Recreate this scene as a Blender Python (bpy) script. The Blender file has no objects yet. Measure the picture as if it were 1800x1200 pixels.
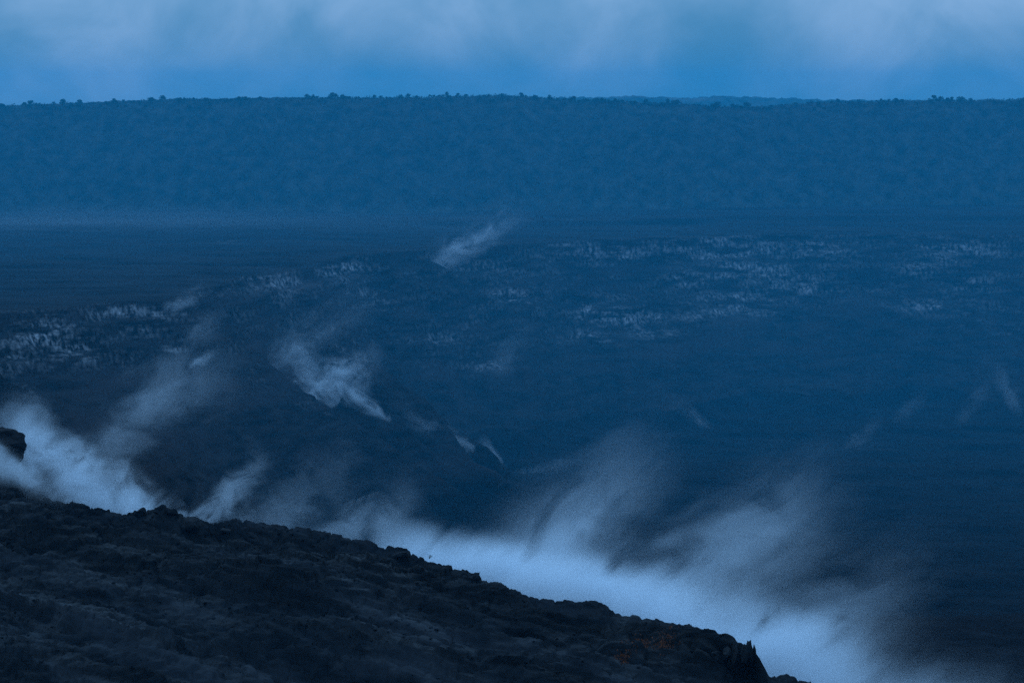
import bpy, math, random
import numpy as np
from mathutils import Vector, Matrix, noise as mnoise

R = math.radians
sc = bpy.context.scene
col = sc.collection
random.seed(7)

# ------------------------------------------------------------------ camera
CAMZ = 153.0                      # the overlook stands 153 m above the caldera floor (z = 0)
F = 3749.0                        # focal length in pixels of an 1800 px wide frame
PITCH = math.atan(425.0 / F)
cam_d = bpy.data.cameras.new('camera')
cam_d.sensor_width = 36.0
cam_d.lens = 36.0 * F / 1800.0
cam_d.clip_start = 1.0
cam_d.clip_end = 30000.0
cam = bpy.data.objects.new('camera', cam_d)
cam.location = (0, 0, CAMZ)
cam.rotation_euler = (math.pi / 2 - PITCH, 0, 0)
col.objects.link(cam)
sc.camera = cam

# ------------------------------------------------------------------ sky, light, exposure
SUN_ELEV, SUN_AZ = 4.0, 250.0
w = bpy.data.worlds.new('World'); sc.world = w; w.use_nodes = True
nt = w.node_tree; nt.nodes.clear()
def N(t, typ, **kw):
    n = t.nodes.new(typ)
    for k, v in kw.items(): setattr(n, k, v)
    return n
def L(t, a, b): t.links.new(a, b)
out = N(nt, 'ShaderNodeOutputWorld')
bg = N(nt, 'ShaderNodeBackground'); bg.inputs['Strength'].default_value = 1.0
sky = N(nt, 'ShaderNodeTexSky'); sky.sky_type = 'NISHITA'; sky.sun_disc = False
sky.sun_elevation = R(SUN_ELEV); sky.sun_rotation = R(SUN_AZ)
sky.altitude = 1200; sky.air_density = 1.0; sky.dust_density = 0.4; sky.ozone_density = 8.0
skym = N(nt, 'ShaderNodeVectorMath', operation='SCALE'); skym.inputs['Scale'].default_value = 0.06
L(nt, sky.outputs[0], skym.inputs[0])
tc = N(nt, 'ShaderNodeTexCoord')
sep = N(nt, 'ShaderNodeSeparateXYZ'); L(nt, tc.outputs['Generated'], sep.inputs[0])
mp = N(nt, 'ShaderNodeMapping'); mp.inputs['Scale'].default_value = (1.0, 1.0, 1.25)
mp.inputs['Rotation'].default_value = (0, R(25), 0)
L(nt, tc.outputs['Generated'], mp.inputs[0])
cn = N(nt, 'ShaderNodeTexNoise'); cn.inputs['Scale'].default_value = 15.0
cn.inputs['Detail'].default_value = 5.0; cn.inputs['Roughness'].default_value = 0.52; cn.inputs['Distortion'].default_value = 0.35
L(nt, mp.outputs[0], cn.inputs['Vector'])
cr = N(nt, 'ShaderNodeMapRange'); cr.inputs['From Min'].default_value = 0.3; cr.inputs['From Max'].default_value = 0.7
cr.inputs['To Min'].default_value = 0.0; cr.inputs['To Max'].default_value = 1.0
L(nt, cn.outputs['Fac'], cr.inputs['Value'])
ccol = N(nt, 'ShaderNodeMix', data_type='RGBA')
ccol.inputs['A'].default_value = (0.14, 0.35, 0.64, 1); ccol.inputs['B'].default_value = (0.26, 0.455, 0.745, 1)
L(nt, cr.outputs[0], ccol.inputs['Factor'])
# overcast dome: brighter overhead than at the horizon (1 + 2 sin), dark below the horizon
hz = N(nt, 'ShaderNodeMapRange'); hz.inputs['From Min'].default_value = -0.045; hz.inputs['From Max'].default_value = 0.07
L(nt, sep.outputs['Z'], hz.inputs['Value'])
hcol = N(nt, 'ShaderNodeMix', data_type='RGBA'); hcol.inputs['A'].default_value = (0.022, 0.185, 0.38, 1)
hs = N(nt, 'ShaderNodeMath', operation='MULTIPLY_ADD'); hs.inputs[1].default_value = 0.5; hs.inputs[2].default_value = -0.27
L(nt, cr.outputs[0], hs.inputs[0])
hsum = N(nt, 'ShaderNodeMath', operation='ADD', use_clamp=True); L(nt, hz.outputs[0], hsum.inputs[0]); L(nt, hs.outputs[0], hsum.inputs[1])
L(nt, hsum.outputs[0], hcol.inputs['Factor']); L(nt, ccol.outputs['Result'], hcol.inputs['B'])
ov = N(nt, 'ShaderNodeMapRange'); ov.inputs['From Min'].default_value = 0.0; ov.inputs['From Max'].default_value = 1.0
ov.inputs['To Min'].default_value = 1.0; ov.inputs['To Max'].default_value = 2.7
L(nt, sep.outputs['Z'], ov.inputs['Value'])
below = N(nt, 'ShaderNodeMapRange'); below.inputs['From Min'].default_value = -0.06; below.inputs['From Max'].default_value = 0.0
below.inputs['To Min'].default_value = 0.02; below.inputs['To Max'].default_value = 1.0
L(nt, sep.outputs['Z'], below.inputs['Value'])
mul = N(nt, 'ShaderNodeMath', operation='MULTIPLY'); L(nt, ov.outputs[0], mul.inputs[0]); L(nt, below.outputs[0], mul.inputs[1])
cs = N(nt, 'ShaderNodeVectorMath', operation='SCALE'); L(nt, hcol.outputs['Result'], cs.inputs[0]); L(nt, mul.outputs[0], cs.inputs['Scale'])
mx = N(nt, 'ShaderNodeMix', data_type='RGBA'); mx.inputs['Factor'].default_value = 0.92
L(nt, skym.outputs[0], mx.inputs['A']); L(nt, cs.outputs[0], mx.inputs['B'])
L(nt, mx.outputs['Result'], bg.inputs['Color']); L(nt, bg.outputs[0], out.inputs['Surface'])

sun_d = bpy.data.lights.new('sun', 'SUN'); sun_d.energy = 0.06; sun_d.angle = R(25); sun_d.color = (0.55, 0.75, 1.0)
sun = bpy.data.objects.new('sun', sun_d)
sun.rotation_euler = (R(55), 0, R(-SUN_AZ + 180)); sun.location = (0, 0, 800); col.objects.link(sun)

sc.view_settings.view_transform = 'Standard'; sc.view_settings.look = 'None'
sc.view_settings.exposure = 0.0; sc.view_settings.gamma = 1.0; sc.view_settings.use_curve_mapping = False
sc.render.engine = 'CYCLES'
cy = sc.cycles
cy.max_bounces = 8; cy.diffuse_bounces = 1; cy.glossy_bounces = 1; cy.volume_bounces = 6; cy.transparent_max_bounces = 16
cy.volume_step_rate = 1.0; cy.volume_max_steps = 128
cy.use_denoising = False
cy.use_adaptive_sampling = False
cy.sample_clamp_indirect = 2.0

# ------------------------------------------------------------------ helpers
def ray(px, py):
    u = (px - 900) / F; v = (600 - py) / F
    cp, sp = math.cos(PITCH), math.sin(PITCH)
    return Vector((u, cp + v * sp, -sp + v * cp))
def on_z(px, py, z):
    d = ray(px, py); t = (z - CAMZ) / d.z
    return Vector((d.x * t, d.y * t, z))
def at_y(px, py, y):
    d = ray(px, py); t = y / d.y
    return Vector((d.x * t, y, CAMZ + d.z * t))
def to_pix(x, y, z):
    cp, sp = math.cos(PITCH), math.sin(PITCH)
    zz = z - CAMZ
    f = y * cp - zz * sp; up = y * sp + zz * cp
    return 900 + F * x / f, 600 - F * up / f

def hsh(ix, iy, seed):
    h = (ix.astype(np.int64) * 374761393 + iy.astype(np.int64) * 668265263 + seed * 1442695041) & 0xffffffff
    h = ((h ^ (h >> 13)) * 1274126177) & 0xffffffff
    h = ((h ^ (h >> 16)) * 2246822519) & 0xffffffff
    return ((h ^ (h >> 15)) & 0xffffff) / float(0xffffff)
def vn(x, y, seed=0):
    x = np.asarray(x, float); y = np.asarray(y, float)
    ix = np.floor(x); iy = np.floor(y); fx = x - ix; fy = y - iy
    fx = fx * fx * fx * (fx * (fx * 6 - 15) + 10); fy = fy * fy * fy * (fy * (fy * 6 - 15) + 10)
    a = hsh(ix, iy, seed); b = hsh(ix + 1, iy, seed); c = hsh(ix, iy + 1, seed); d = hsh(ix + 1, iy + 1, seed)
    return (a + (b - a) * fx) * (1 - fy) + (c + (d - c) * fx) * fy
def fbm(x, y, s, o=4, seed=0, g=0.5):
    x = np.asarray(x, float) / s; y = np.asarray(y, float) / s
    t = 0; a = 1; n = 0
    for k in range(o):
        t = t + a * (vn(x, y, seed + k * 17) * 2 - 1); n += a
        x, y = 1.6 * x + 1.2 * y + 3.1, -1.2 * x + 1.6 * y + 7.7
        a *= g
    return t / n
def cell(x, y, s, seed=0):
    # random value of the nearest jittered point: blocky, broken plates
    x = np.asarray(x, float) / s; y = np.asarray(y, float) / s
    ix = np.floor(x); iy = np.floor(y)
    best = np.full(np.shape(x), 9.0); val = np.zeros(np.shape(x)); sec = np.full(np.shape(x), 9.0)
    for dx in (-1, 0, 1):
        for dy in (-1, 0, 1):
            jx = ix + dx; jy = iy + dy
            px = jx + hsh(jx, jy, seed); py = jy + hsh(jx, jy, seed + 5)
            d = (px - x) ** 2 + (py - y) ** 2
            m = d < best
            sec = np.where(m, best, np.minimum(sec, d))
            val = np.where(m, hsh(jx, jy, seed + 9), val); best = np.where(m, d, best)
    return val, np.sqrt(sec) - np.sqrt(best)
def sst(a, b, x):
    t = np.clip((x - a) / (b - a), 0, 1); return t * t * (3 - 2 * t)

def mesh_np(name, v, faces):
    me = bpy.data.meshes.new(name)
    v = np.ascontiguousarray(v, np.float32); faces = np.ascontiguousarray(faces, np.int32)
    k = faces.shape[1]; n = len(faces)
    me.vertices.add(len(v)); me.vertices.foreach_set('co', v.ravel())
    me.loops.add(n * k); me.loops.foreach_set('vertex_index', faces.ravel())
    me.polygons.add(n)
    me.polygons.foreach_set('loop_start', np.arange(0, n * k, k, dtype=np.int32))
    me.update(calc_edges=True)
    return me
def obj(name, me, mat, parent=None, **props):
    o = bpy.data.objects.new(name, me); col.objects.link(o)
    if mat is not None and me is not None and not me.materials: me.materials.append(mat)
    if parent: o.parent = parent
    for k, v in props.items(): o[k] = v
    return o
def thing(name, loc, label, cat, group=None, rz=0):
    o = bpy.data.objects.new(name, None); col.objects.link(o)
    o.location = loc; o.rotation_euler = (0, 0, rz); o['label'] = label; o['category'] = cat
    if group: o['group'] = group
    return o
def smooth(me, on=True): me.polygons.foreach_set('use_smooth', [on] * len(me.polygons))
def submesh(name, V, Fc, mask, attrs=None):
    f = Fc[mask]; ids, inv = np.unique(f.ravel(), return_inverse=True)
    me = mesh_np(name, V[ids], inv.reshape(f.shape))
    for k, a in (attrs or {}).items():
        at = me.attributes.new(k, 'FLOAT', 'POINT'); at.data.foreach_set('value', np.ascontiguousarray(a[ids], np.float32))
    return me

# ------------------------------------------------------------------ materials
def rock_mat(name, c1, c2, scale, rough=0.85, bump=0.4, bdist=0.5, spec=0.3, stain_and_light=None, third=None, stretch=None, gloss=None, shade_bands=None):
    m = bpy.data.materials.new(name); m.use_nodes = True; t = m.node_tree
    p = t.nodes['Principled BSDF']; p.inputs['Roughness'].default_value = rough
    p.inputs['Specular IOR Level'].default_value = spec
    tcn = N(t, 'ShaderNodeTexCoord')
    src = tcn.outputs['Object']
    if stretch:
        ma = N(t, 'ShaderNodeMapping'); ma.inputs['Rotation'].default_value = (0, 0, stretch[0]); L(t, src, ma.inputs[0])
        mb = N(t, 'ShaderNodeMapping'); mb.inputs['Scale'].default_value = (stretch[1], 1, 1) if len(stretch) == 2 else (stretch[1], stretch[1], stretch[2]); L(t, ma.outputs[0], mb.inputs[0]); src = mb.outputs[0]
    n1 = N(t, 'ShaderNodeTexNoise'); n1.inputs['Scale'].default_value = scale; n1.inputs['Detail'].default_value = 6; n1.inputs['Roughness'].default_value = 0.62
    L(t, src, n1.inputs['Vector'])
    r1 = N(t, 'ShaderNodeMapRange'); r1.inputs['From Min'].default_value = 0.36; r1.inputs['From Max'].default_value = 0.66
    L(t, n1.outputs['Fac'], r1.inputs['Value'])
    mixn = N(t, 'ShaderNodeMix', data_type='RGBA'); mixn.inputs['A'].default_value = (*c1, 1); mixn.inputs['B'].default_value = (*c2, 1)
    L(t, r1.outputs[0], mixn.inputs['Factor'])
    res = mixn.outputs['Result']
    if third:
        n3 = N(t, 'ShaderNodeTexNoise'); n3.inputs['Scale'].default_value = scale * 0.22; n3.inputs['Detail'].default_value = 5
        L(t, src, n3.inputs['Vector'])
        r3 = N(t, 'ShaderNodeMapRange'); r3.inputs['From Min'].default_value = 0.52; r3.inputs['From Max'].default_value = 0.68
        L(t, n3.outputs['Fac'], r3.inputs['Value'])
        m3 = N(t, 'ShaderNodeMix', data_type='RGBA'); m3.inputs['B'].default_value = (*third, 1)
        L(t, r3.outputs[0], m3.inputs['Factor']); L(t, res, m3.inputs['A']); res = m3.outputs['Result']
    if shade_bands:   # broad dark and pale bands painted in for missing shade on the risers
        mu = N(t, 'ShaderNodeMapping'); mu.inputs['Scale'].default_value = (0.5, 1, 1); L(t, src, mu.inputs[0])
        nu = N(t, 'ShaderNodeTexNoise'); nu.inputs['Scale'].default_value = shade_bands[0]; nu.inputs['Detail'].default_value = 5; nu.inputs['Roughness'].default_value = 0.6; nu.inputs['Distortion'].default_value = 0.6
        L(t, mu.outputs[0], nu.inputs['Vector'])
        ru = N(t, 'ShaderNodeMapRange'); ru.inputs['From Min'].default_value = 0.44; ru.inputs['From Max'].default_value = 0.58
        ru.inputs['To Min'].default_value = shade_bands[1]; ru.inputs['To Max'].default_value = shade_bands[2]; L(t, nu.outputs['Fac'], ru.inputs['Value'])
        vs_ = N(t, 'ShaderNodeVectorMath', operation='SCALE'); L(t, res, vs_.inputs[0]); L(t, ru.outputs[0], vs_.inputs['Scale']); res = vs_.outputs[0]
    if stain_and_light:
        a = N(t, 'ShaderNodeAttribute'); a.attribute_name = 'stain_and_light'
        ms = N(t, 'ShaderNodeMix', data_type='RGBA'); ms.inputs['B'].default_value = (*stain_and_light, 1)
        def nz(sx, sz, sc0, lo, hi, det):
            mm = N(t, 'ShaderNodeMapping'); mm.inputs['Scale'].default_value = (sx, sx, sz); L(t, tcn.outputs['Object'], mm.inputs[0])
            q = N(t, 'ShaderNodeTexNoise'); q.inputs['Scale'].default_value = sc0; q.inputs['Detail'].default_value = det; q.inputs['Roughness'].default_value = 0.65
            L(t, mm.outputs[0], q.inputs['Vector'])
            r = N(t, 'ShaderNodeMapRange'); r.inputs['From Min'].default_value = lo; r.inputs['From Max'].default_value = hi; L(t, q.outputs['Fac'], r.inputs['Value'])
            return r.outputs[0]
        def ml(u, v):
            k = N(t, 'ShaderNodeMath', operation='MULTIPLY'); L(t, u, k.inputs[0]); L(t, v, k.inputs[1]); return k.outputs[0]
        fac = ml(a.outputs['Fac'], ml(nz(1, 0.6, 0.30, 0.42, 0.64, 5), nz(0.22, 1.3, 0.10, 0.41, 0.60, 3)))
        L(t, fac, ms.inputs['Factor']); L(t, res, ms.inputs['A']); res = ms.outputs['Result']
    L(t, res, p.inputs['Base Color'])
    if gloss:
        ng = N(t, 'ShaderNodeTexNoise'); ng.inputs['Scale'].default_value = scale * 0.3; ng.inputs['Detail'].default_value = 6; ng.inputs['Roughness'].default_value = 0.7
        L(t, src, ng.inputs['Vector'])
        rgl = N(t, 'ShaderNodeMapRange'); rgl.inputs['From Min'].default_value = 0.35; rgl.inputs['From Max'].default_value = 0.62
        rgl.inputs['To Min'].default_value = gloss[0]; rgl.inputs['To Max'].default_value = gloss[1]
        L(t, ng.outputs['Fac'], rgl.inputs['Value']); L(t, rgl.outputs[0], p.inputs['Roughness'])
    if bump:
        n2 = N(t, 'ShaderNodeTexNoise'); n2.inputs['Scale'].default_value = scale * 3.1; n2.inputs['Detail'].default_value = 6; n2.inputs['Roughness'].default_value = 0.65
        L(t, tcn.outputs['Object'], n2.inputs['Vector'])
        b = N(t, 'ShaderNodeBump'); b.inputs['Strength'].default_value = bump; b.inputs['Distance'].default_value = bdist
        L(t, n2.outputs['Fac'], b.inputs['Height']); L(t, b.outputs[0], p.inputs['Normal'])
    return m
M_near = rock_mat('lava_near', (0.0008, 0.0012, 0.0017), (0.0055, 0.0072, 0.0092), 0.30, 0.5, 0.8, 0.4, 0.085, third=(0.0110, 0.0125, 0.0150), stretch=(R(42), 0.22), gloss=(0.45, 1.0), shade_bands=(0.030, 0.15, 1.3))
M_rock = rock_mat('lava_block', (0.0025, 0.0028, 0.0033), (0.009, 0.0095, 0.0105), 0.6, 0.8, 0.6, 0.25, 0.14)
M_wall = rock_mat('crater_rock', (0.0040, 0.0046, 0.0052), (0.022, 0.021, 0.022), 0.09, 0.95, 1.0, 1.5, 0.04, stain_and_light=(0.34, 0.34, 0.35), third=(0.024, 0.020, 0.021), stretch=(0, 0.35, 2.2))
M_floor = rock_mat('crater_floor_rock', (0.002, 0.0024, 0.003), (0.010, 0.010, 0.011), 0.06, 0.95, 1.0, 1.5, 0.04, stain_and_light=(0.13, 0.13, 0.13), stretch=(R(8), 0.35))
M_cal = rock_mat('caldera_lava', (0.0035, 0.0042, 0.0048), (0.018, 0.018, 0.019), 0.03, 0.95, 0.8, 1.0, 0.04, stain_and_light=(0.16, 0.16, 0.16), stretch=(R(5), 0.3))
M_slope = rock_mat('slope_soil', (0.006, 0.009, 0.007), (0.036, 0.040, 0.036), 0.06, 0.95, 0.8, 1.5, 0.04, stain_and_light=(0.15, 0.14, 0.13), stretch=(0, 1.0, 0.55))
M_leaf = rock_mat('slope_foliage', (0.004, 0.010, 0.006), (0.046, 0.060, 0.044), 0.06, 0.95, 0, 0, 0.04, third=(0.085, 0.080, 0.070), stretch=(0, 1.0, 0.55))
M_tree = rock_mat('tree_foliage', (0.010, 0.022, 0.010), (0.034, 0.048, 0.024), 0.4, 0.95, 0, 0, 0.05)
M_bark = rock_mat('bark', (0.03, 0.026, 0.022), (0.07, 0.06, 0.055), 1.5, 0.95, 0.3, 0.1, 0.05)
M_dry = rock_mat('rusty_dry_fern', (0.08, 0.030, 0.016), (0.16, 0.055, 0.026), 0.8, 0.95, 0, 0, 0.05)
M_ground = rock_mat('ground_lava', (0.006, 0.006, 0.0065), (0.02, 0.018, 0.018), 0.01, 0.95, 0.3, 1.0, 0.05)

# ------------------------------------------------------------------ the near crater rim: plan curve
rim_px = [(-22, 789), (0, 797), (22, 806), (45, 838), (62, 868), (80, 874), (130, 884), (220, 901), (330, 916), (400, 919), (480, 924), (560, 934), (640, 944), (700, 957), (716, 960), (722, 968),
          (770, 985), (835, 1002), (850, 1012), (920, 1043), (1000, 1052), (1060, 1065), (1100, 1082), (1170, 1100), (1230, 1109), (1270, 1119), (1320, 1133)]
rim_xy = [on_z(a, b, 0.0) for a, b in rim_px]
ex = [-330, -285, -250] + [p.x for p in rim_xy] + [rim_xy[-1].x + 1.6] + [on_z(a, b, 0).x for a, b in ((1400, 1187), (1450, 1196), (1560, 1230), (1800, 1300))] + [330]
ey = [1150, 1040, 972] + [p.y for p in rim_xy] + [on_z(1340, 1181, 0).y] + [on_z(a, b, 0).y for a, b in ((1400, 1187), (1450, 1196), (1560, 1230), (1800, 1300))] + [430]
ex = np.array(ex); ey = np.array(ey)
def y_edge(x): return np.interp(x, ex, ey)

def near_h(x, y):
    ye = y_edge(x); dy = ye - y                      # metres on this side of the rim
    # stepped lava benches, each riser facing the overlook
    q1 = 52 + 16 * fbm(x, y * 0.3, 45, 3, 11) + 0.04 * (x + 100)
    q2 = 118 + 26 * fbm(x, y * 0.3, 60, 3, 12) + 0.05 * (x + 100)
    q3 = 195 + 30 * fbm(x, y * 0.3, 70, 3, 13)
    h1 = 4.6 * (0.6 + 0.5 * fbm(x, x * 0, 70, 2, 14)); h2 = 8.5 * (0.75 + 0.3 * fbm(x, x * 0, 90, 2, 15))
    j1 = 3.0 * fbm(x, y, 8, 3, 16)
    z = -h1 * sst(-3, 3, dy - q1 + j1) - h2 * sst(-5, 5, dy - q2 + 1.5 * j1) - 5.0 * sst(-5, 5, dy - q3 + 1.5 * j1)
    q4 = 24 + 9 * fbm(x, y * 0.3, 30, 3, 17)
    z = z - 1.8 * np.clip(fbm(x, x * 0, 50, 2, 18) + 0.35, 0, 1) * sst(-2, 2, dy - q4 + j1)
    q5 = 84 + 14 * fbm(x, y * 0.3, 40, 3, 19)
    z = z - 2.6 * np.clip(fbm(x, x * 0, 60, 2, 20) + 0.45, 0, 1) * sst(-3, 3, dy - q5 + j1)
    z = z + 1.8 * fbm(x, y, 60, 3, 21) * np.clip(dy / 40, 0, 1) + 0.9 * fbm(x * 0.6, y, 16, 4, 22) * np.clip(dy / 10 + 0.25, 0, 1)
    la = 0.74 * x - 0.67 * y; lb = 0.67 * x + 0.74 * y
    lb2 = lb + 3 * fbm(x, y, 20, 3, 24)
    tq = fbm(la * 0.28, lb2, 24, 4, 23) * 5.5
    z = z + 1.6 * (np.floor(tq) + sst(0.86, 1.0, tq - np.floor(tq))) * np.clip(dy / 14, 0, 1)
    tq = fbm(la * 0.3, lb2, 9, 3, 25) * 3.0
    z = z + 0.6 * (np.floor(tq) + sst(0.82, 1.0, tq - np.floor(tq)))
    ck = np.abs(fbm(la * 0.3, lb2, 30, 3, 26)); z = z - 1.8 * sst(0.05, 0.0, ck) * np.clip(dy / 14, 0, 1)
    ck = np.abs(fbm(la * 0.5, lb2, 11, 3, 27)); z = z - 0.6 * sst(0.06, 0.0, ck)
    # broken slabs
    wx = x + 2.5 * fbm(x, y, 9, 3, 31); wy = y + 2.5 * fbm(x, y, 9, 3, 32)
    c, e = cell(wx, wy * 0.55, 6.5, 41); z = z + 1.1 * (c - 0.5) - 0.6 * (1 - sst(0, 0.14, e))
    c, e = cell(wx, wy * 0.6, 2.1, 43); z = z + 0.24 * (c - 0.5) - 0.15 * (1 - sst(0, 0.2, e))
    c, e = cell(wx, wy * 0.4, 15, 45); z = z + 1.5 * (c - 0.5) * sst(30, 5, dy)
    # mound of spatter behind the edge, and the bluff
    z = z + 5.0 * np.exp(-(((x + 129) / 15.0) ** 2) ** 1.2) * sst(34, 3, dy) * (0.8 + 0.5 * fbm(x, y, 7, 3, 51))
    z = z - 5.5 * np.exp(-((x - 66) / 8.0) ** 2) * sst(3, 8, dy)
    z = z + 1.8 * np.exp(-((x + 99) / 5.0) ** 2) * sst(18, 2, dy)
    z = z + 1.3 * np.exp(-((x - 52) / 18.0) ** 2) * sst(26, 4, dy)
    return z, dy
NX = 1120
xs = np.linspace(-292, 212, NX)
f = np.linspace(0, 1, 300); f = 1 - (1 - f) ** 1.35
ye = y_edge(xs) + 2.2 * fbm(xs, xs * 0, 14, 4, 61) + 1.3 * (cell(xs, xs * 0 + 3.3, 3.2, 62)[0] - 0.5)
Y = 425 + (ye[None, :] - 425) * f[:, None]
X = np.repeat(xs[None, :], len(f), 0)
Z, DY = near_h(X, Y)
drops = [0.15, 0.35, 0.6, 1.0, 1.6, 2.4, 3.4, 5, 7, 10, 14, 19, 25, 32, 40, 50, 62, 76, 95]
rows_z = [Z[-1] - d * (1.0) - 1.2 * d * (0.6 + 0.4 * fbm(xs, xs * 0 + d, 6, 3, 66)) for d in drops]
rows_y = [Y[-1] + d * 0.55 + 1.6 * min(1, d / 3) * fbm(xs, xs * 0 + d * 1.3, 5, 4, 65) for d in drops]
Xn = np.concatenate([X, np.repeat(xs[None, :], len(drops), 0)]); Yn = np.concatenate([Y, rows_y]); Zn = np.concatenate([Z, rows_z])
def grid_faces(nr, nc):
    i = np.arange(nr * nc).reshape(nr, nc)
    return np.stack([i[:-1, :-1].ravel(), i[:-1, 1:].ravel(), i[1:, 1:].ravel(), i[1:, :-1].ravel()], 1)
Vn = np.stack([Xn.ravel(), Yn.ravel(), Zn.ravel()], 1)
me = mesh_np('lava_field', Vn, grid_faces(*Xn.shape))
obj('lava_field', me, M_near, kind='structure')
def near_z(x, y): return float(near_h(np.array([x]), np.array([y]))[0][0])

# ------------------------------------------------------------------ caldera: one height function, four pieces
CX, CY = 150.0, 1550.0
far_px = [(-160, 570), (-60, 556), (0, 548), (130, 541), (175, 529), (320, 522), (420, 492), (520, 472), (650, 452), (800, 441), (980, 427), (1200, 419), (1400, 411), (1600, 412), (1800, 416), (1950, 425)]
loop = [(-203, 838), (-228, 940), (-285, 1040), (-365, 1180), (-430, 1330)] + [tuple(on_z(a, b, 0).xy) for a, b in far_px] + [(800, 2200), (880, 1900), (860, 1500), (650, 1000), (300, 560), (84, 552), (0, 640), (-100, 740)]
th = np.array([math.atan2(p[1] - CY, p[0] - CX) for p in loop]); rr = np.array([math.hypot(p[0] - CX, p[1] - CY) for p in loop])
o_ = np.argsort(th); th = th[o_]; rr = rr[o_]
th = np.concatenate([th[-1:] - 2 * math.pi, th, th[:1] + 2 * math.pi]); rr = np.concatenate([rr[-1:], rr, rr[:1]])
prim_x = [(0, 190), (240, 181), (350, 177), (600, 174), (760, 174), (900, 176), (1000, 182), (1120, 188), (1200, 192), (1260, 196), (1340, 197), (1430, 190), (1600, 187), (1800, 184)]
def caldera_h(x, y):
    t = np.arctan2(y - CY, x - CX); r = np.hypot(x - CX, y - CY)
    arc = t * 600.0
    Rm = np.interp(t, th, rr) + 16 * fbm(arc, arc * 0, 75, 3, 101) + 5 * fbm(arc, arc * 0 + 9, 16, 3, 102)
    d = Rm - r                                             # metres inside the crater rim
    d = d + 2.6 * fbm(x, y, 9, 3, 103)
    # stepped wall: (start, width, drop) of each cliff, ledges between
    z = np.zeros_like(d)
    dd = d + 10 * fbm(x, y, 60, 3, 104)
    steps = [(0, 7, 24, 111), (26, 6, 15, 112), (48, 6, 20, 113), (76, 7, 17, 114), (102, 7, 13, 115)]
    for s0, wd, dr, sd in steps:
        k = np.clip(0.75 + 0.9 * fbm(arc, d * 0.5, 70, 3, sd), 0.05, 1.5)
        s1 = s0 + (9 * fbm(arc, arc * 0, 40, 3, sd + 30) if s0 else 0)
        z = z - dr * k * np.clip((dd - s1) / wd, 0, 1)
    z = z - 0.17 * np.clip(d, 0, 125) - 0.42 * np.clip(d - 118, 0, None)
    # sunken bench on one side with a talus flank
    xb = -215 + 18 * fbm(x, y, 90, 3, 121)
    zb = -14 * np.clip(d / 8, 0, 1) - 13 * np.clip((dd - 24) / 7, 0, 1) - 9 * np.clip((dd - 44) / 7, 0, 1) - 0.19 * np.clip(d - 20, 0, None)
    zb = zb - 0.52 * np.clip(x - xb - (y - 1500) * 0.10, 0, None)
    zb = zb + 4.5 * fbm(x, y, 45, 4, 122) * sst(40, 90, d)
    inside = sst(0, 2, d)
    zi = np.maximum(z, zb)
    zf = -160 + 3.5 * fbm(x * 0.6, y, 120, 3, 131)
    tz = fbm(x * 0.55, y, 150, 4, 132) * 9                 # lobes of the crater floor
    zf = zf + 4.5 * (np.floor(tz / 3) + sst(0.8, 1.0, tz / 3 - np.floor(tz / 3)))
    zf = zf + 9 * np.exp(-(((x + 30) / 32) ** 2 + ((y - 1770) / 40) ** 2))
    rough = 1.6 * fbm(x, y, 22, 5, 133, 0.6) + 0.9 * fbm(x, y, 5, 3, 134)
    # soft join of talus and floor
    kk = 10.0
    hmix = np.clip(0.5 + 0.5 * (zi - zf) / kk, 0, 1)
    zi2 = zf + (zi - zf) * hmix + kk * hmix * (1 - hmix)
    gull = 2.2 * (1 - np.abs(fbm(arc + 8 * fbm(x, y, 30, 2, 141), d * 0.12, 14, 3, 142))) * sst(100, 150, d) * sst(-156, -120, zi2)
    zin = zi2 + rough * sst(10, 40, d) + 0.7 * fbm(x, y, 4, 3, 135) - gull
    # caldera floor outside the crater
    tq = fbm(x * 0.35, y, 190, 4, 151) * 4 + (y - 1900) * 0.002
    zo = 1.5 * (np.floor(tq) + sst(0.75, 1.0, tq - np.floor(tq))) + 1.1 * fbm(x, y, 30, 4, 152) + 0.5 * fbm(x, y, 7, 3, 153)
    zo = zo + 5.5 * sst(-6, 6, y - (2580 + 0.05 * x + 25 * fbm(x, x * 0, 160, 3, 154))) * sst(-220, 0, x)
    zo = zo + 3.0 * sst(-6, 6, y - (2440 - 0.10 * x + 25 * fbm(x, x * 0, 130, 3, 155)) ) * sst(100, 300, x)
    zo = zo + 2.5 * sst(-6, 6, y - (2050 + 0.25 * x + 30 * fbm(x, x * 0, 120, 3, 156))) * sst(-100, -250, x)
    zo = zo - 30 * sst(1150, 1080, y)
    # far wall of the caldera, forested
    pxx = 900 + F * x / np.maximum(y, 1)
    top = CAMZ + (175 - np.interp(pxx, [p[0] for p in prim_x], [p[1] for p in prim_x])) * 0.81
    yf = 2812 + 26 * fbm(x, x * 0, 220, 3, 161) + 10 * fbm(x, x * 0, 50, 3, 162)
    q = np.clip((y - yf) / 215.0, 0, 1.25)
    prof = np.where(q < 1, 1 - (1 - q) ** 1.25, 1.0)
    rib = 15 * fbm(x + 20 * fbm(x, y, 60, 2, 163), y * 0.25, 32, 4, 164) * np.sin(np.pi * np.clip(q, 0, 1))
    led = 7 * sst(0.62, 0.68, q + 0.05 * fbm(x, x * 0, 90, 3, 165)) * sst(330, 460, x) - 7 * sst(0.5, 0.66, q) * sst(330, 460, x)
    zw = zo + (top - 4) * prof + rib + led + 2.2 * fbm(x, y, 16, 4, 166) * np.clip(q * 4, 0, 1) - np.clip(y - 3060, 0, None) * 0.02
    zout = np.where(q > 0, zw, zo)
    zz = zin * inside + zout * (1 - inside)
    zz = zz - 48 * sst(1130, 985, y) * sst(-150, -60, zz)
    return zz, d, q
NC = 980
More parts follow.
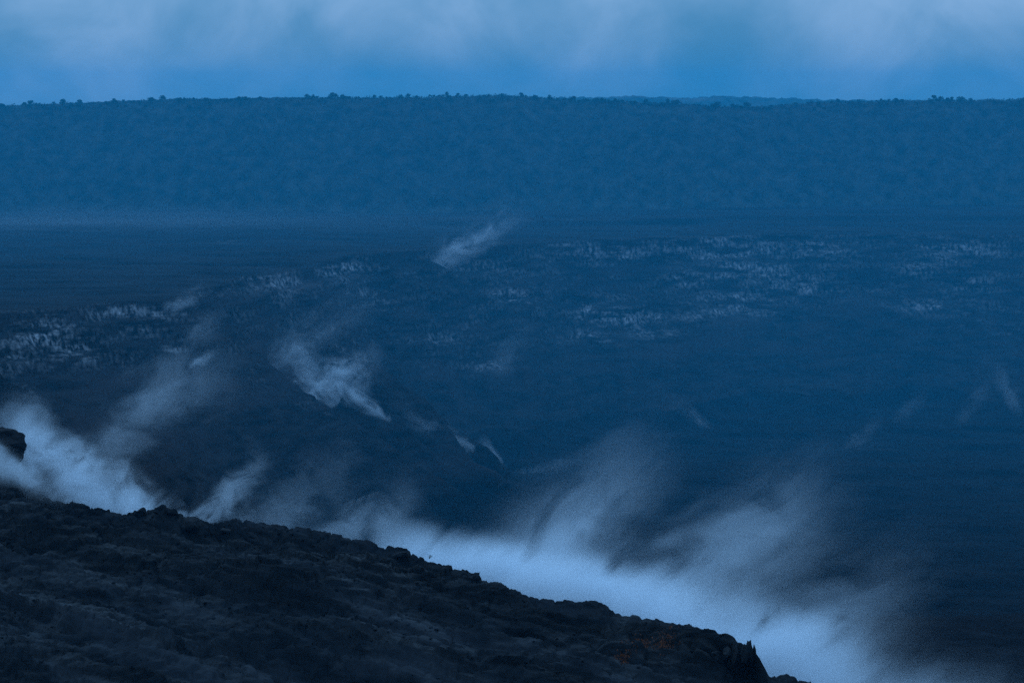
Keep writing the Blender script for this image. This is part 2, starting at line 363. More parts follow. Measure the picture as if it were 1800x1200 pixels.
ph = np.tan(np.linspace(R(-16.5), R(16.5), NC))
yr = np.concatenate([np.arange(900, 1150, 6.0), np.arange(1150, 1500, 3.0), np.arange(1500, 2440, 2.0), np.arange(2440, 2810, 4.0), np.arange(2810, 3060, 2.6), np.arange(3060, 3420, 12.0)])
Yg = np.repeat(yr[:, None], NC, 1); Xg = Yg * ph[None, :]
Zg, Dg, Qg = caldera_h(Xg, Yg)
# pale mineral crusts in streaks on the cliffs, and painted light on steep faces
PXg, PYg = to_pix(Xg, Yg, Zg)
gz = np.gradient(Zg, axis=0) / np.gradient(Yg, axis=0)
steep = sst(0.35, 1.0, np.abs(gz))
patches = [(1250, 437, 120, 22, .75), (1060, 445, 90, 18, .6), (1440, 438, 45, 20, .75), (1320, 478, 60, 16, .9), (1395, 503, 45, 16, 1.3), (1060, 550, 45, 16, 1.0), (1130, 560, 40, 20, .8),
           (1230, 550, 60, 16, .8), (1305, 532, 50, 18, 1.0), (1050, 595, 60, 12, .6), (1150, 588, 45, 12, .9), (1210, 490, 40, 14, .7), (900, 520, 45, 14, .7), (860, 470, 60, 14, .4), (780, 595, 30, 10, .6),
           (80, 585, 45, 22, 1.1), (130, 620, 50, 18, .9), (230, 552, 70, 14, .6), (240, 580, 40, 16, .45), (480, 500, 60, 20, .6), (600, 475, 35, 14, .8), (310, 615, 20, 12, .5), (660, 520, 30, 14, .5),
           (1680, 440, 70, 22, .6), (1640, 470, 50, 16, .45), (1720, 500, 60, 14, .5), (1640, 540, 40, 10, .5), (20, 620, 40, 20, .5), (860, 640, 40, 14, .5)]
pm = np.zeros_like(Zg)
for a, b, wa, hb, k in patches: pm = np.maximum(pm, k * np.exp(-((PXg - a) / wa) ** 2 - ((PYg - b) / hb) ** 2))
stain_and_light = np.clip(pm * (0.5 + 0.5 * steep) * 1.4 + 0.2 * steep * (Dg > 0) * (Dg < 130), 0, 1)  # steep term paints faces lighter, as if lit, so the ledges read
# pale flat crusts on the floors
for a, b, wa, hb, k in [(1778, 541, 24, 5, 1.0), (385, 427, 75, 5, .6), (60, 546, 75, 4, .5), (1520, 783, 50, 8, .35), (1150, 812, 220, 6, .22), (950, 830, 70, 5, .3)]:
    stain_and_light = np.maximum(stain_and_light, k * np.exp(-((PXg - a) / wa) ** 2 - ((PYg - b) / hb) ** 4) * np.clip(0.6 + 1.3 * fbm(Xg, Yg, 14, 4, 173), 0, 1))
Vg = np.stack([Xg.ravel(), Yg.ravel(), Zg.ravel()], 1); Fg = grid_faces(*Xg.shape)
dq = Dg.ravel()[Fg].mean(1); qq = Qg.ravel()[Fg].mean(1); zq = Zg.ravel()[Fg].mean(1)
floor_m = (dq > 0) & (zq < -146); wall_m = (dq > 0) & ~floor_m; far_m = (dq <= 0) & (qq > 0.004); cal_m = (dq <= 0) & ~far_m
A = {'stain_and_light': stain_and_light.ravel()}
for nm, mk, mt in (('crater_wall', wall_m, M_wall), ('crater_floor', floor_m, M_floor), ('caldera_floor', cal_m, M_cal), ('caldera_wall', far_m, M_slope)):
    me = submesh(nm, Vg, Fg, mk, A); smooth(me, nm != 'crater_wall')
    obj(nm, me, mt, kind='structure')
# base ground far below and all round, out to the horizon
gv = np.array([(-9000, -2500, -185), (9000, -2500, -185), (9000, 9000, -185), (-9000, 9000, -185)], float)
obj('ground', mesh_np('ground', gv, np.array([[0, 1, 2, 3]])), M_ground, kind='structure')
# a farther rise of land behind the dip in the rim
hx = np.linspace(-1400, 1900, 700)
ht = CAMZ + np.interp(900 + F * hx / 4300, [0, 700, 900, 1100, 1300, 1500, 1650, 1800], [-30, -9, 3, 7, 5, 1, -3, -8]) + 4 * fbm(hx, hx * 0, 60, 4, 181) + 3.2 * fbm(hx, hx * 0, 9, 3, 182)
hr = [(4200, -60), (4240, -12), (4270, -3), (4300, 0), (4400, -5), (4600, -40)]
hv = np.stack([np.tile(hx, len(hr)), np.repeat([a for a, _ in hr], len(hx)) + 0 * np.tile(hx, len(hr)), np.concatenate([ht + b for _, b in hr])], 1)
obj('distant_ridge', mesh_np('distant_ridge', hv, grid_faces(len(hr), len(hx))), M_leaf, kind='structure')

# ------------------------------------------------------------------ forest on the far wall
def clump_arrays(n, pts, size, nq, rng):
    # nq little leaf-spray quads per clump
    c = np.repeat(pts, nq, 0); s = np.repeat(size, nq)
    u = rng.normal(size=(n * nq, 3)); u /= np.linalg.norm(u, axis=1)[:, None]
    rad = rng.random(n * nq) ** 0.4
    p = c + u * (rad * s)[:, None] * np.array([1, 1, 0.8])
    p[:, 2] += s * 0.55
    a = rng.normal(size=(n * nq, 3)); a /= np.linalg.norm(a, axis=1)[:, None]
    b = np.cross(a, rng.normal(size=(n * nq, 3))); b /= np.linalg.norm(b, axis=1)[:, None]
    h = (s * (0.22 + 0.25 * rng.random(n * nq)))[:, None]
    V = np.stack([p - a * h, p + b * h * 0.7, p + a * h, p - b * h * 0.7], 1).reshape(-1, 3)
    return V, np.arange(len(V)).reshape(-1, 4)
rng = np.random.default_rng(3)
n = 15000
yy = 2815 + 300 * rng.random(n) ** 0.9; xx = yy * np.tan(R(-15.5) + R(31) * rng.random(n))
keep = fbm(xx, yy, 45, 3, 191) + 0.25 * rng.random(n) > -0.22
xx, yy = xx[keep], yy[keep]; n = len(xx)
zz, _, q_ = caldera_h(xx, yy)
ok = q_ > 0.03; xx, yy, zz = xx[ok], yy[ok], zz[ok]; n = len(xx)
V, Fq = clump_arrays(n, np.stack([xx, yy, zz], 1), 1.1 + 2.0 * rng.random(n) ** 2, 9, rng)
obj('forest', mesh_np('forest', V, Fq), M_leaf, kind='stuff', label='dense low forest covering the far caldera wall')

def tree_meshes(seed):
    rg = np.random.default_rng(seed); rnd = random.Random(seed)
    H = 1.0
    vs, fs = [], []
    def limb(p0, p1, r0, r1, k=6):
        p0 = Vector(p0); p1 = Vector(p1); ax = (p1 - p0).normalized(); a = ax.orthogonal().normalized(); b = ax.cross(a)
        base = len(vs)
        for p, r in ((p0, r0), ((p0 + p1) / 2 + a * r0 * 0.4, (r0 + r1) / 2), (p1, r1)):
            for i in range(k):
                an = 2 * math.pi * i / k; vs.append(tuple(p + (a * math.cos(an) + b * math.sin(an)) * r))
        for j in range(2):
            for i in range(k): fs.append((base + j * k + i, base + j * k + (i + 1) % k, base + (j + 1) * k + (i + 1) % k, base + (j + 1) * k + i))
    limb((0, 0, -0.08), (0.02, 0, 0.5), 0.035, 0.02)
    cl = []
    for i in range(9):
        an = i * 2.4 + rnd.random(); hh = 0.34 + 0.5 * i / 9; rad = rnd.uniform(0.16, 0.36) * (1.15 - hh * 0.6)
        tip = (math.cos(an) * rad, math.sin(an) * rad, hh + rnd.uniform(0.02, 0.16))
        limb((0.01, 0, min(0.5, hh)), tip, 0.014, 0.005); cl.append(tip)
    limb((0.02, 0, 0.5), (0.0, 0.02, 0.9), 0.02, 0.006); cl.append((0, 0.02, 0.88)); cl.append((0.02, 0, 0.7))
    tr = mesh_np('trunk', np.array(vs), np.array(fs))
    pts = np.array(cl); V, Fq = clump_arrays(len(pts), pts - np.array([0, 0, 0.07]), 0.13 + 0.10 * rg.random(len(pts)), 30, rg)
    return tr, mesh_np('crown', V, Fq)
tm = [tree_meshes(40 + i) for i in range(6)]
for a, b in tm: a.materials.append(M_bark); b.materials.append(M_tree)
rnd = random.Random(5)
TL = 'dark leafy tree standing on the skyline of the far caldera rim'
k = 0
px = -40.0
while px < 1850:
    dens = 15 if not 1020 < px < 1450 else 21
    px += rnd.uniform(1.5, 7) if vn(np.array([px / 55.0]), np.array([0.5]), 77)[0] > 0.45 else rnd.uniform(6, dens * 1.9)
    y0 = rnd.uniform(3005, 3045); x0 = (px - 900) / F * y0
    zr = float(caldera_h(np.array([x0]), np.array([y0]))[0][0])
    hgt = rnd.choice((3.0, 3.5, 4.0, 5.0, 6.0, 7.0, 9.0)) * rnd.uniform(0.85, 1.15)
    lone = 1170 < px < 1200 and k >= 0 and not any(o.get('label', '').startswith('tall lone') for o in col.objects)
    if lone: hgt = 12.0
    t = thing('tree', (x0, y0, zr - 0.12 * hgt), 'tall lone tree rising from the low dip of the far rim' if lone else TL, 'tree', None if lone else 'trees along the far rim skyline', rnd.uniform(0, 6.28))
    sx = hgt * (0.9 if lone else rnd.uniform(0.95, 1.7)); t.scale = (sx, sx, hgt)
    a, b = rnd.choice(tm)
    obj('trunk', a, None, t); obj('crown', b, None, t)
    k += 1

# ------------------------------------------------------------------ boulders and blocks along the near rim
def boulder_mesh(seed, flat=1.0, cuts=10, sub=3, lo=0.42, hi=0.78):
    import bmesh
    bm = bmesh.new(); bmesh.ops.create_icosphere(bm, subdivisions=sub, radius=1.0)
    rg = random.Random(seed); pl = []
    for _ in range(cuts):
        nv = Vector((rg.gauss(0, 1), rg.gauss(0, 1), rg.gauss(0, 0.8))).normalized(); pl.append((nv, rg.uniform(lo, hi)))
    for v in bm.verts:
        for nv, dd in pl:
            s = v.co.dot(nv)
            if s > dd: v.co -= nv * (s - dd)
        v.co += v.co.normalized() * 0.16 * mnoise.fractal(v.co * 2.6 + Vector((seed, 0, 0)), 1.0, 2.0, 3)
        v.co.z *= flat
    me = bpy.data.meshes.new('boulder'); bm.to_mesh(me); bm.free(); me.materials.append(M_rock)
    return me
def boulder(name, px, py, wm, dm, hm, seed, label, cat='boulder', z=None, y=None, rz=0.0, sink=0.3, group=None, cuts=10):
    p = at_y(px, py, y) if y else on_z(px, py + 6, 0.0)
    zz = near_z(p.x, p.y) if z is None else z
    o = obj(name, boulder_mesh(seed, 1.0, cuts), None, label=label, category=cat)
    o.location = (p.x, p.y, zz + hm * 0.5 * (0.72 - sink)); o.scale = (wm / 2 / 0.8, dm / 2 / 0.8, hm / 2 / 0.8); o.rotation_euler = (0, 0, rz)
    if group: o['group'] = group
    return o
boulder('boulder', 284, 908, 6.6, 5.0, 4.6, 3, 'largest angular lava block crowning the dark mound on the crater rim', sink=0.25, cuts=16)
boulder('boulder', 302, 910, 3.6, 3.6, 2.6, 4, 'rounded lava block leaning against the largest angular block on the mound', sink=0.3)
boulder('boulder', 338, 916, 8.5, 6.0, 5.2, 5, 'broad sloping lava block at the low end of the dark mound', sink=0.45)
boulder('boulder', 250, 904, 5.0, 5.0, 4.5, 6, 'low weathered lava block on the steamy shoulder of the dark mound', sink=0.45)
boulder('boulder', 399, 921, 4.0, 4.0, 2.6, 8, 'squat dark lava block just below the mound on the rim edge', sink=0.35)
boulder('rock_slab', 704, 960, 5.4, 4.0, 1.4, 9, 'flat lava slab overhanging the crater edge above the steam', 'rock slab', sink=-0.4)
boulder('boulder', 838, 1006, 3.0, 3.5, 2.6, 10, 'blocky lava boulder at the stepped lip below the shrub', sink=0.1)
boulder('boulder', 1427, 1193, 0.9, 0.9, 1.1, 12, 'small dark stone standing on the low ledge past the bluff', sink=0.1)
# two-piece upright stone, like a small cairn
p = on_z(920, 1046, 0.0); zc = max(near_z(p.x + a, p.y - b) for a in (-1, 0, 1) for b in (0, 2, 4))
t = thing('cairn', (p.x, p.y, zc - 0.15), 'small upright stack of stones alone on the rim before the thickest steam', 'cairn')
for nm, dx, dz, sx, sz, sd in (('base_stone', 0.06, 0.25, 0.45, 0.42, 21), ('top_stone', -0.06, 0.85, 0.33, 0.48, 22), ('side_stone', 0.42, 0.18, 0.22, 0.26, 23)):
    o = obj(nm, boulder_mesh(sd, 1.0, 7, 2), None, t); o.location = (dx * 0.7, 0, dz * 0.8); o.scale = (sx / 1.1, sx / 1.1, sz / 0.95)
# outcrop at the end of the frame, on the promontory
p = at_y(14, 790, 916)
t = thing('rock_outcrop', (p.x, 916, 0), 'massive dark rock outcrop half hidden by steam at the crater promontory', 'rock outcrop')
for nm, dx, dy, dz, sx, sy, sz, sd in (('rock_mass', -5, 0, 4.5, 13, 10, 9.0, 31), ('rock_shoulder', 2.5, -1, 1.5, 6.0, 7, 6.5, 32), ('rock_foot', -9.5, -6, 1.0, 6.5, 6, 5.0, 33)):
    o = obj(nm, boulder_mesh(sd, 1.0, 9, 4, 0.66, 0.92), None, t); o.location = (dx, dy, dz); o.scale = (sx, sy, sz)
# bluff: columns of lava at the broken end of the rim
p = at_y(1306, 1160, 583)
t = thing('rock_bluff', (p.x, p.y, 0), 'sheer lava bluff with broken columns where the rim ends', 'rock bluff')
for i, (dx, dy, w_, dp, hh) in enumerate(((-7.2, 2.0, 3.0, 5, 3.4), (-4.6, 1.2, 2.8, 5, 4.6), (-2.2, 0.2, 2.5, 5, 5.6), (0.0, -0.5, 2.3, 4.6, 6.4), (1.9, 0.2, 2.0, 4.4, 6.6), (3.2, 0.8, 1.4, 4.0, 5.4))):
    o = obj('rock_column', boulder_mesh(60 + i, 1.0, 14, 3), None, t)
    o.location = (dx, dy, hh / 2 - 3.6 - i * 0.25); o.scale = (w_ / 1.5, dp / 1.5, hh / 1.5)
# small loose boulders along the edge
sm = [boulder_mesh(80 + i, 0.8, 9, 2) for i in range(5)]
for i in range(24):
    px = rnd.uniform(60, 1300); x0 = None
    py = np.interp(px, [a for a, _ in rim_px], [b for _, b in rim_px]) + rnd.choice((0, 0, 1, 2, 6, 14, 30))
    p = on_z(px, py + 3, 0.0); s = rnd.choice((0.3, 0.4, 0.45, 0.6, 0.8))
    o = obj('boulder', rnd.choice(sm), None, label='small loose lava boulder lying along the crater rim edge', category='boulder', group='loose boulders along the crater rim')
    o.location = (p.x, p.y, near_z(p.x, p.y) + s * 0.1); o.scale = (s * rnd.uniform(.9, 1.6), s, s * rnd.uniform(.7, 1.1)); o.rotation_euler = (0, 0, rnd.uniform(0, 6))
# rubble: countless stones over the lava field
rg = np.random.default_rng(9); n = 9000
xr = rg.uniform(-215, 130, n); dr_ = rg.uniform(1, 280, n); yr_ = y_edge(xr) - dr_
keep = (fbm(xr, yr_, 25, 3, 201) + 0.5 * rg.random(n) > 0.1) & (yr_ > 470); xr, yr_ = xr[keep], yr_[keep]
zr_ = near_h(xr, yr_)[0]
ico = np.array([(0, 0, 1), (.9, 0, .4), (.28, .85, .45), (-.72, .52, .4), (-.72, -.52, .5), (.28, -.85, .4), (.72, .52, -.4), (-.28, .85, -.4), (-.9, 0, -.4), (-.28, -.85, -.4), (.72, -.52, -.4), (0, 0, -1)])
icf = np.array([(0, 1, 2), (0, 2, 3), (0, 3, 4), (0, 4, 5), (0, 5, 1), (1, 6, 2), (2, 7, 3), (3, 8, 4), (4, 9, 5), (5, 10, 1), (2, 6, 7), (3, 7, 8), (4, 8, 9), (5, 9, 10), (1, 10, 6)])
n = len(xr); sz = 0.12 + 0.5 * rg.random(n) ** 4
vv = ico[None] * (1 + 0.35 * rg.normal(size=(n, 12, 1)) * 0.6) * sz[:, None, None] * np.array([1.2, 1.2, 0.8]) + np.stack([xr, yr_, zr_ + sz * 0.3], 1)[:, None]
obj('rubble', mesh_np('rubble', vv.reshape(-1, 3), (icf[None] + 12 * np.arange(n)[:, None, None]).reshape(-1, 3)), M_near, kind='stuff', label='loose lava rubble strewn over the dark lava field')
# rust-coloured dry fern patches
def fern_patch(px, py, wm, label, seed):
    p = on_z(px, py, -1.0); rg = np.random.default_rng(seed); n = 260
    a = rg.normal(size=n) * wm * 0.36; b = rg.normal(size=n) * 2.6
    x = p.x + a; y = p.y + b; z = near_h(x, y)[0]
    h = 0.35 + 0.45 * rg.random(n); lean = rg.normal(size=(n, 2)) * 0.28; ww = 0.10 + 0.12 * rg.random(n); an = rg.random(n) * 6.28
    base = np.stack([x, y, z - 0.05], 1); side = np.stack([np.cos(an) * ww, np.sin(an) * ww, 0 * ww], 1); tip = base + np.stack([lean[:, 0], lean[:, 1], h], 1); mid = (base + tip) / 2 + np.array([0, 0, 0.08])
    V = np.stack([base, mid + side, tip, mid - side], 1).reshape(-1, 3)
    obj('dry_fern_patch', mesh_np('dry_fern_patch', V, np.arange(len(V)).reshape(-1, 4)), M_dry, label=label, kind='stuff')
fern_patch(1127, 1119, 6.0, 'brightest rusty orange patch of dry fern on the dark lava', 1)
fern_patch(1170, 1123, 4.6, 'narrow rusty orange fern patch nearer the bluff', 2)
fern_patch(1096, 1130, 3.0, 'smallest dull rusty fern patch below the brightest one', 3)
# leafless shrub on the rim
p = on_z(755, 978, 0.0); zs = near_z(p.x, p.y)
t = thing('shrub', (p.x, p.y, zs), 'tiny wind-bent shrub on the rim edge against the steam', 'shrub')
vs, fs = [], []
for i in range(9):
    a = rnd.uniform(-1.1, 1.3); ln = rnd.uniform(0.7, 1.7); d_ = Vector((math.sin(a), rnd.uniform(-.4, .4), math.cos(a) * 0.8)); r0 = 0.06
    b0 = len(vs)
    for q, r in ((Vector((0, 0, -0.1)), r0), (d_ * ln * 0.5 + Vector((0, 0, 0.1)), r0 * 0.7), (d_ * ln, 0.02)):
        for j in range(4): vs.append(tuple(q + Vector((math.cos(j * 1.57) * r, math.sin(j * 1.57) * r, 0))))
    for s in range(2):
        for j in range(4): fs.append((b0 + s * 4 + j, b0 + s * 4 + (j + 1) % 4, b0 + s * 4 + 4 + (j + 1) % 4, b0 + s * 4 + 4 + j))
obj('stem', mesh_np('stem', np.array(vs), np.array(fs)), M_bark, t)
rg = np.random.default_rng(4); pts = np.array([(0.4, 0, 0.7), (-0.3, 0.1, 0.8), (0.9, 0, 0.6), (0.1, -0.1, 1.1)])
V, Fq = clump_arrays(4, pts - np.array([0, 0, 0.1]), np.full(4, 0.32), 12, rg)
obj('foliage', mesh_np('foliage', V, Fq), M_tree, t)

# ------------------------------------------------------------------ haze and steam (real volumes)
def box_mesh(name, x0, x1, y0, y1, z0, z1):
    v = np.array([(x, y, z) for z in (z0, z1) for y in (y0, y1) for x in (x0, x1)], float)
    fc = np.array([(0, 2, 3, 1), (4, 5, 7, 6), (0, 1, 5, 4), (1, 3, 7, 5), (3, 2, 6, 7), (2, 0, 4, 6)])
    return mesh_np(name, v, fc)
def hom_vol(name, dens, color):
    m = bpy.data.materials.new(name); m.use_nodes = True; t = m.node_tree; t.nodes.clear()
    o = N(t, 'ShaderNodeOutputMaterial'); v = N(t, 'ShaderNodeVolumePrincipled')
    v.inputs['Density'].default_value = dens; v.inputs['Color'].default_value = (*color, 1); v.inputs['Anisotropy'].default_value = 0.0
    L(t, v.outputs[0], o.inputs['Volume']); return m
HAZE_D = 0.00002
obj('haze', box_mesh('haze', -3200, 3200, -400, 4900, -190, 215), hom_vol('haze_air', HAZE_D, (0.08, 0.58, 1.0)), kind='stuff', label='thin blue evening haze filling the caldera air')
obj('haze', box_mesh('haze', -3100, 3100, 1240, 4850, -188, 212), hom_vol('volcanic_haze', 0.00021, (0.03, 0.60, 0.92)), kind='stuff', label='volcanic fume hanging in the caldera beyond the near rim')

def steam_mat(name, Lx, r0, r1, dens, seed, scale, stretch, thr, warp, fin, fout, pw=1.0, rot=None):
    # cone of steam along local +X: drifting noise, thinner to the edges and to the far end
    m = bpy.data.materials.new(name); m.use_nodes = True; t = m.node_tree; t.nodes.clear()
    o = N(t, 'ShaderNodeOutputMaterial'); v = N(t, 'ShaderNodeVolumePrincipled')
    v.inputs['Color'].default_value = (0.94, 0.97, 1.0, 1); L(t, v.outputs[0], o.inputs['Volume'])
    def mth(op, a, b=None, c=None, clamp=False):
        n = N(t, 'ShaderNodeMath', operation=op); n.use_clamp = clamp
        for i, q in enumerate((a, b, c)):
            if q is None: continue
            if isinstance(q, (int, float)): n.inputs[i].default_value = q
            else: L(t, q, n.inputs[i])
        return n.outputs[0]
    c = N(t, 'ShaderNodeTexCoord').outputs['Object']
    s = N(t, 'ShaderNodeSeparateXYZ'); L(t, c, s.inputs[0])
    mpn = N(t, 'ShaderNodeMapping'); mpn.inputs['Scale'].default_value = (1 / stretch, 1, 1); mpn.inputs['Location'].default_value = (seed * 13.7, seed * 5.1, seed * 3.3)
    mdp = N(t, 'ShaderNodeMapping'); mdp.inputs['Scale'].default_value = (1, 0.3, 1); L(t, c, mdp.inputs[0])
    csrc = mdp.outputs[0]
    if rot is not None:
        mr = N(t, 'ShaderNodeMapping'); mr.inputs['Rotation'].default_value = rot; L(t, csrc, mr.inputs[0]); csrc = mr.outputs[0]
    L(t, csrc, mpn.inputs[0])
    wn = N(t, 'ShaderNodeTexNoise'); wn.inputs['Scale'].default_value = scale * 0.45; wn.inputs['Detail'].default_value = 1.0
    L(t, mpn.outputs[0], wn.inputs['Vector'])
    ws = N(t, 'ShaderNodeSeparateXYZ'); L(t, wn.outputs['Color'], ws.inputs[0])
    tt = mth('DIVIDE', s.outputs['X'], Lx, clamp=True)
    rad = mth('MULTIPLY_ADD', tt, r1 - r0, r0)
    y2 = mth('ADD', s.outputs['Y'], mth('MULTIPLY', mth('SUBTRACT', ws.outputs['X'], 0.5), mth('MULTIPLY', rad, warp)))
    z2 = mth('ADD', s.outputs['Z'], mth('MULTIPLY', mth('SUBTRACT', ws.outputs['Y'], 0.5), mth('MULTIPLY', rad, warp)))
    rho = mth('DIVIDE', mth('SQRT', mth('ADD', mth('MULTIPLY', y2, y2), mth('MULTIPLY', z2, z2))), rad)
    edge = mth('SUBTRACT', 1.0, rho, clamp=True)
    rho0 = mth('DIVIDE', mth('SQRT', mth('ADD', mth('MULTIPLY', s.outputs['Y'], s.outputs['Y']), mth('MULTIPLY', s.outputs['Z'], s.outputs['Z']))), rad)
    safe = mth('MULTIPLY', mth('SUBTRACT', 1.0, rho0), 3.0, clamp=True)
    nn = N(t, 'ShaderNodeTexNoise'); nn.inputs['Scale'].default_value = scale; nn.inputs['Detail'].default_value = 5.0; nn.inputs['Roughness'].default_value = 0.62; nn.inputs['Distortion'].default_value = 1.1
    L(t, mpn.outputs[0], nn.inputs['Vector'])
    g = mth('MULTIPLY', mth('SUBTRACT', mth('ADD', nn.outputs['Fac'], mth('MULTIPLY', edge, 0.22)), thr), 4.2, clamp=True)
    g = mth('MULTIPLY', g, g)
    fi = mth('DIVIDE', tt, fin, clamp=True) if fin > 0 else 1.0
    fo = mth('POWER', mth('DIVIDE', mth('SUBTRACT', 1.0, tt), fout, clamp=True), 1.5)
    dd = mth('MULTIPLY', mth('MULTIPLY', g, mth('POWER', edge, pw)), mth('MULTIPLY', fo, fi))
    dd = mth('MULTIPLY', mth('MULTIPLY', dd, safe), dens)
    L(t, dd, v.inputs['Density'])
    m.cycles.volume_step_rate = 0.3
    return m
def cone_mesh(name, Lx, r0, r1, k=20, rows=10):
    vs, fs = [(-r0 * 0.6, 0, 0)], []
    prof = [(-r0 * 0.35, r0 * 0.75)] + [(Lx * i / rows, r0 + (r1 - r0) * i / rows) for i in range(rows + 1)] + [(Lx + r1 * 0.2, r1 * 0.6)]
    for x, r in prof:
        for i in range(k): an = 2 * math.pi * i / k; vs.append((x, r * math.cos(an), r * math.sin(an)))
    vs.append((Lx + r1 * 0.28, 0, 0)); m = len(prof)
    tri = []
    for i in range(k): tri.append((0, 1 + (i + 1) % k, 1 + i)); tri.append((len(vs) - 1, 1 + (m - 1) * k + i, 1 + (m - 1) * k + (i + 1) % k))
    for j in range(m - 1):
        for i in range(k):
            a, b, c_, d_ = 1 + j * k + i, 1 + j * k + (i + 1) % k, 1 + (j + 1) * k + (i + 1) % k, 1 + (j + 1) * k + i
            tri.append((a, b, c_)); tri.append((a, c_, d_))
    return mesh_np(name, np.array(vs), np.array(tri))
SEED = [0]
def wisp(name, p0, p1, r0, r1, tau, parent=None, stretch=2.5, thr=0.5, warp=0.9, fin=0.12, fout=0.7, sc_=None, flat=0.5, pw=1.0, streak=None, **props):
    SEED[0] += 1
    ax = p1 - p0; Lx = ax.length
    q = ax.to_track_quat('X', 'Z')
    scale = sc_ or 1.6 / max(r0, r1)
    me = cone_mesh(name, Lx, r0, r1)
    rot = None
    if streak is not None:
        b1 = q.inverted() @ Vector(streak).normalized(); b2 = b1.orthogonal().normalized(); b3 = b1.cross(b2)
        rot = Matrix((b1, b2, b3)).to_euler('XYZ')
    m = steam_mat('steam_%02d' % SEED[0], Lx, r0, r1, tau / (r0 + r1) / flat, SEED[0], scale, stretch, thr, warp, fin, fout, pw, rot)
    o = obj(name, me, m, **props)
    o.rotation_mode = 'QUATERNION'; o.rotation_quaternion = q; o.location = p0; o.scale = (1, flat, 1)
    if parent:
        o.parent = parent; o.matrix_parent_inverse = Matrix.Translation(-Vector(parent.location))
    return o
def plume(p, label, cat='steam'): return thing('steam_plume', p, label, cat)
P = at_y
# great bank boiling up behind the near rim
UR = (1.0, 0.1, 0.85)
t = plume(P(1000, 1100, 800), 'great white bank of steam boiling up behind the dark lava rim')
wisp('steam_billow', P(640, 965, 840), P(1820, 1340, 740), 24, 50, 30.0, t, 2.4, 0.34, 0.8, 0.22, 0.75, sc_=0.075, pw=2.3, streak=UR)
wisp('steam_billow', P(860, 1060, 840), P(1200, 770, 900), 44, 34, 3.6, t, 2.8, 0.44, 1.0, 0.0, 0.9, sc_=0.085, pw=1.8)
wisp('steam_billow', P(1080, 1130, 830), P(1520, 850, 920), 50, 52, 3.4, t, 2.8, 0.45, 1.0, 0.0, 0.9, sc_=0.075, pw=1.8)
wisp('steam_billow', P(1270, 1200, 810), P(1680, 990, 880), 42, 46, 1.6, t, 2.8, 0.45, 1.0, 0.0, 0.9, sc_=0.07, pw=1.8)
# cloud at the promontory
t = plume(P(120, 860, 980), 'thick pale steam cloud between the rock outcrop and the mound')
wisp('steam_billow', P(270, 935, 970), P(-30, 720, 1010), 26, 26, 5.0, t, 1.2, 0.43, 1.3, 0.0, 0.35, sc_=0.085, pw=1.5, streak=UR)
wisp('steam_billow', P(90, 850, 1000), P(450, 590, 1120), 26, 46, 0.75, t, 1.5, 0.48, 1.3, 0.1, 0.7, sc_=0.075, pw=1.1)
wisp('steam_billow', P(-25, 800, 845), P(125, 888, 800), 11, 9, 1.1, t, 1.6, 0.45, 0.8, 0.1, 0.5, sc_=0.1)
t = plume(P(360, 910, 900), 'slanting wisp of steam rising just behind the mound')
wisp('steam_wisp', P(335, 935, 900), P(480, 795, 940), 10, 20, 1.9, t, 1.5, 0.46, 1.3, 0.0, 0.8, sc_=0.13)
wisp('steam_wisp', P(430, 970, 890), P(650, 790, 950), 26, 32, 0.8, t, 1.5, 0.46, 1.2, 0.0, 0.8, sc_=0.09)
wisp('steam_wisp', P(540, 985, 870), P(760, 860, 910), 18, 24, 1.2, t, 1.5, 0.45, 1.2, 0.0, 0.7, sc_=0.09)
# curling fumaroles on the talus flank
t = plume(P(600, 720, 1640), 'curling fumarole steam with two thin tails on the talus slope')
wisp('steam_wisp', P(598, 746, 1640), P(505, 675, 1640), 4, 12, 1.9, t, 2.2, 0.43, 1.0, 0.05, 0.4, sc_=0.13)
wisp('steam_wisp', P(690, 742, 1645), P(570, 650, 1650), 3, 26, 2.2, t, 2.2, 0.45, 1.2, 0.05, 0.5, sc_=0.10)
wisp('steam_wisp', P(505, 700, 1640), P(680, 620, 1660), 18, 26, 1.8, t, 1.3, 0.47, 1.4, 0.15, 0.5, sc_=0.10)
wisp('steam_wisp', P(575, 690, 1640), P(480, 560, 1660), 22, 28, 1.1, t, 1.5, 0.47, 1.4, 0.0, 0.7, sc_=0.08)
wisp('steam_wisp', P(490, 630, 1650), P(680, 510, 1700), 16, 34, 0.7, t, 2.2, 0.46, 1.3, 0.0, 0.8, sc_=0.08)
t = plume(P(880, 822, 1760), 'thin trail of steam down the foot of the talus slope')
wisp('steam_wisp', P(890, 828, 1760), P(840, 765, 1760), 2.5, 11, 1.2, t, 2.2, 0.43, 1.1, 0.05, 0.7, sc_=0.15)
wisp('steam_wisp', P(870, 816, 1750), P(680, 705, 1690), 6, 18, 0.9, t, 2.4, 0.46, 1.2, 0.05, 0.8, sc_=0.10)
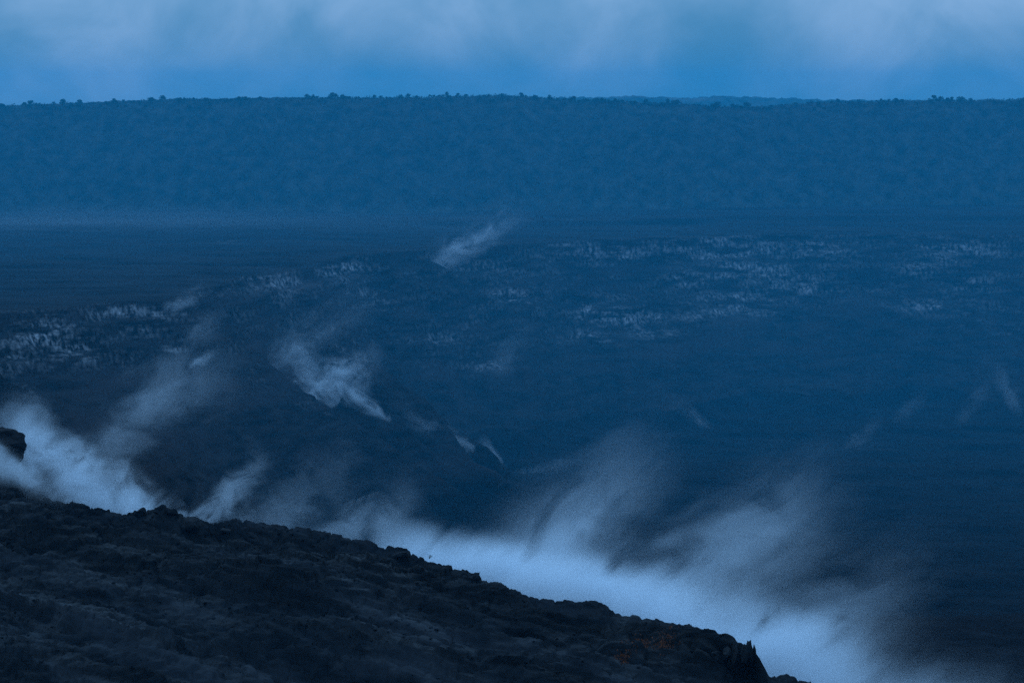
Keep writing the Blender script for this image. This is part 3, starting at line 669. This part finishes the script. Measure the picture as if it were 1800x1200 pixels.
# steam lifting off the far crater edge
t = plume(P(700, 500, 2140), 'long slanting steam streamer lifting off the far crater edge')
wisp('steam_wisp', P(690, 506, 2120), P(815, 425, 2150), 8, 32, 1.6, t, 1.8, 0.46, 1.3, 0.05, 0.6, sc_=0.07)
wisp('steam_wisp', P(740, 475, 2140), P(935, 360, 2200), 22, 34, 1.2, t, 2.0, 0.48, 1.3, 0.2, 0.5, sc_=0.06)
SPOTS = [((283, 542), (385, 500), 1500, 6, 17, 1.7, 'small bright puff of steam on the lip of the sunken bench'),
         ((325, 600), (400, 550), 1460, 9, 20, 0.8, 'faint steam below the lip of the sunken bench'),
         ((330, 647), (392, 616), 1400, 5, 10, 1.6, 'short bright steam streak above the promontory cloud'),
         ((200, 735), (430, 640), 1330, 16, 34, 1.6, 'ragged steam spreading over the sunken bench'),
         ((1255, 751), (1170, 700), 2020, 4, 20, 1.1, 'lone small fumarole on the crater floor at the wall foot'),
         ((1480, 790), (1560, 740), 1940, 7, 20, 0.6, 'weak fumarole rising from pale crust on the crater floor'),
         ((1565, 745), (1640, 680), 2000, 8, 26, 0.4, 'thin fumarole on the talus beyond the pale crust'),
         ((1680, 745), (1745, 650), 2000, 10, 32, 0.5, 'soft steam on the far talus under the pale slab'),
         ((1795, 735), (1750, 620), 2000, 9, 30, 0.7, 'steam drifting down the talus farthest along the crater wall'),
         ((860, 660), (950, 550), 2000, 24, 46, 0.5, 'very faint steam veil across the middle of the crater wall'),
         ((895, 836), (1060, 795), 1790, 6, 16, 0.7, 'low steam creeping over the crater floor beside the talus foot')]
for a, b, y, r0, r1, tau, lab in SPOTS:
    SP = P(a[0], a[1], y)
    wisp('steam_plume', SP, P(b[0], b[1], y + 30), r0, r1, tau * 0.7, None, 1.8, 0.46, 1.4, 0.25, 0.9, label=lab, category='steam')
wisp('low_mist', P(-220, 415, 2440), P(1250, 388, 2560), 40, 28, 0.34, None, 3.0, 0.30, 0.6, 0.05, 0.8, sc_=0.02, flat=5.0, label='low pale mist lying along the foot of the far wall', kind='stuff')
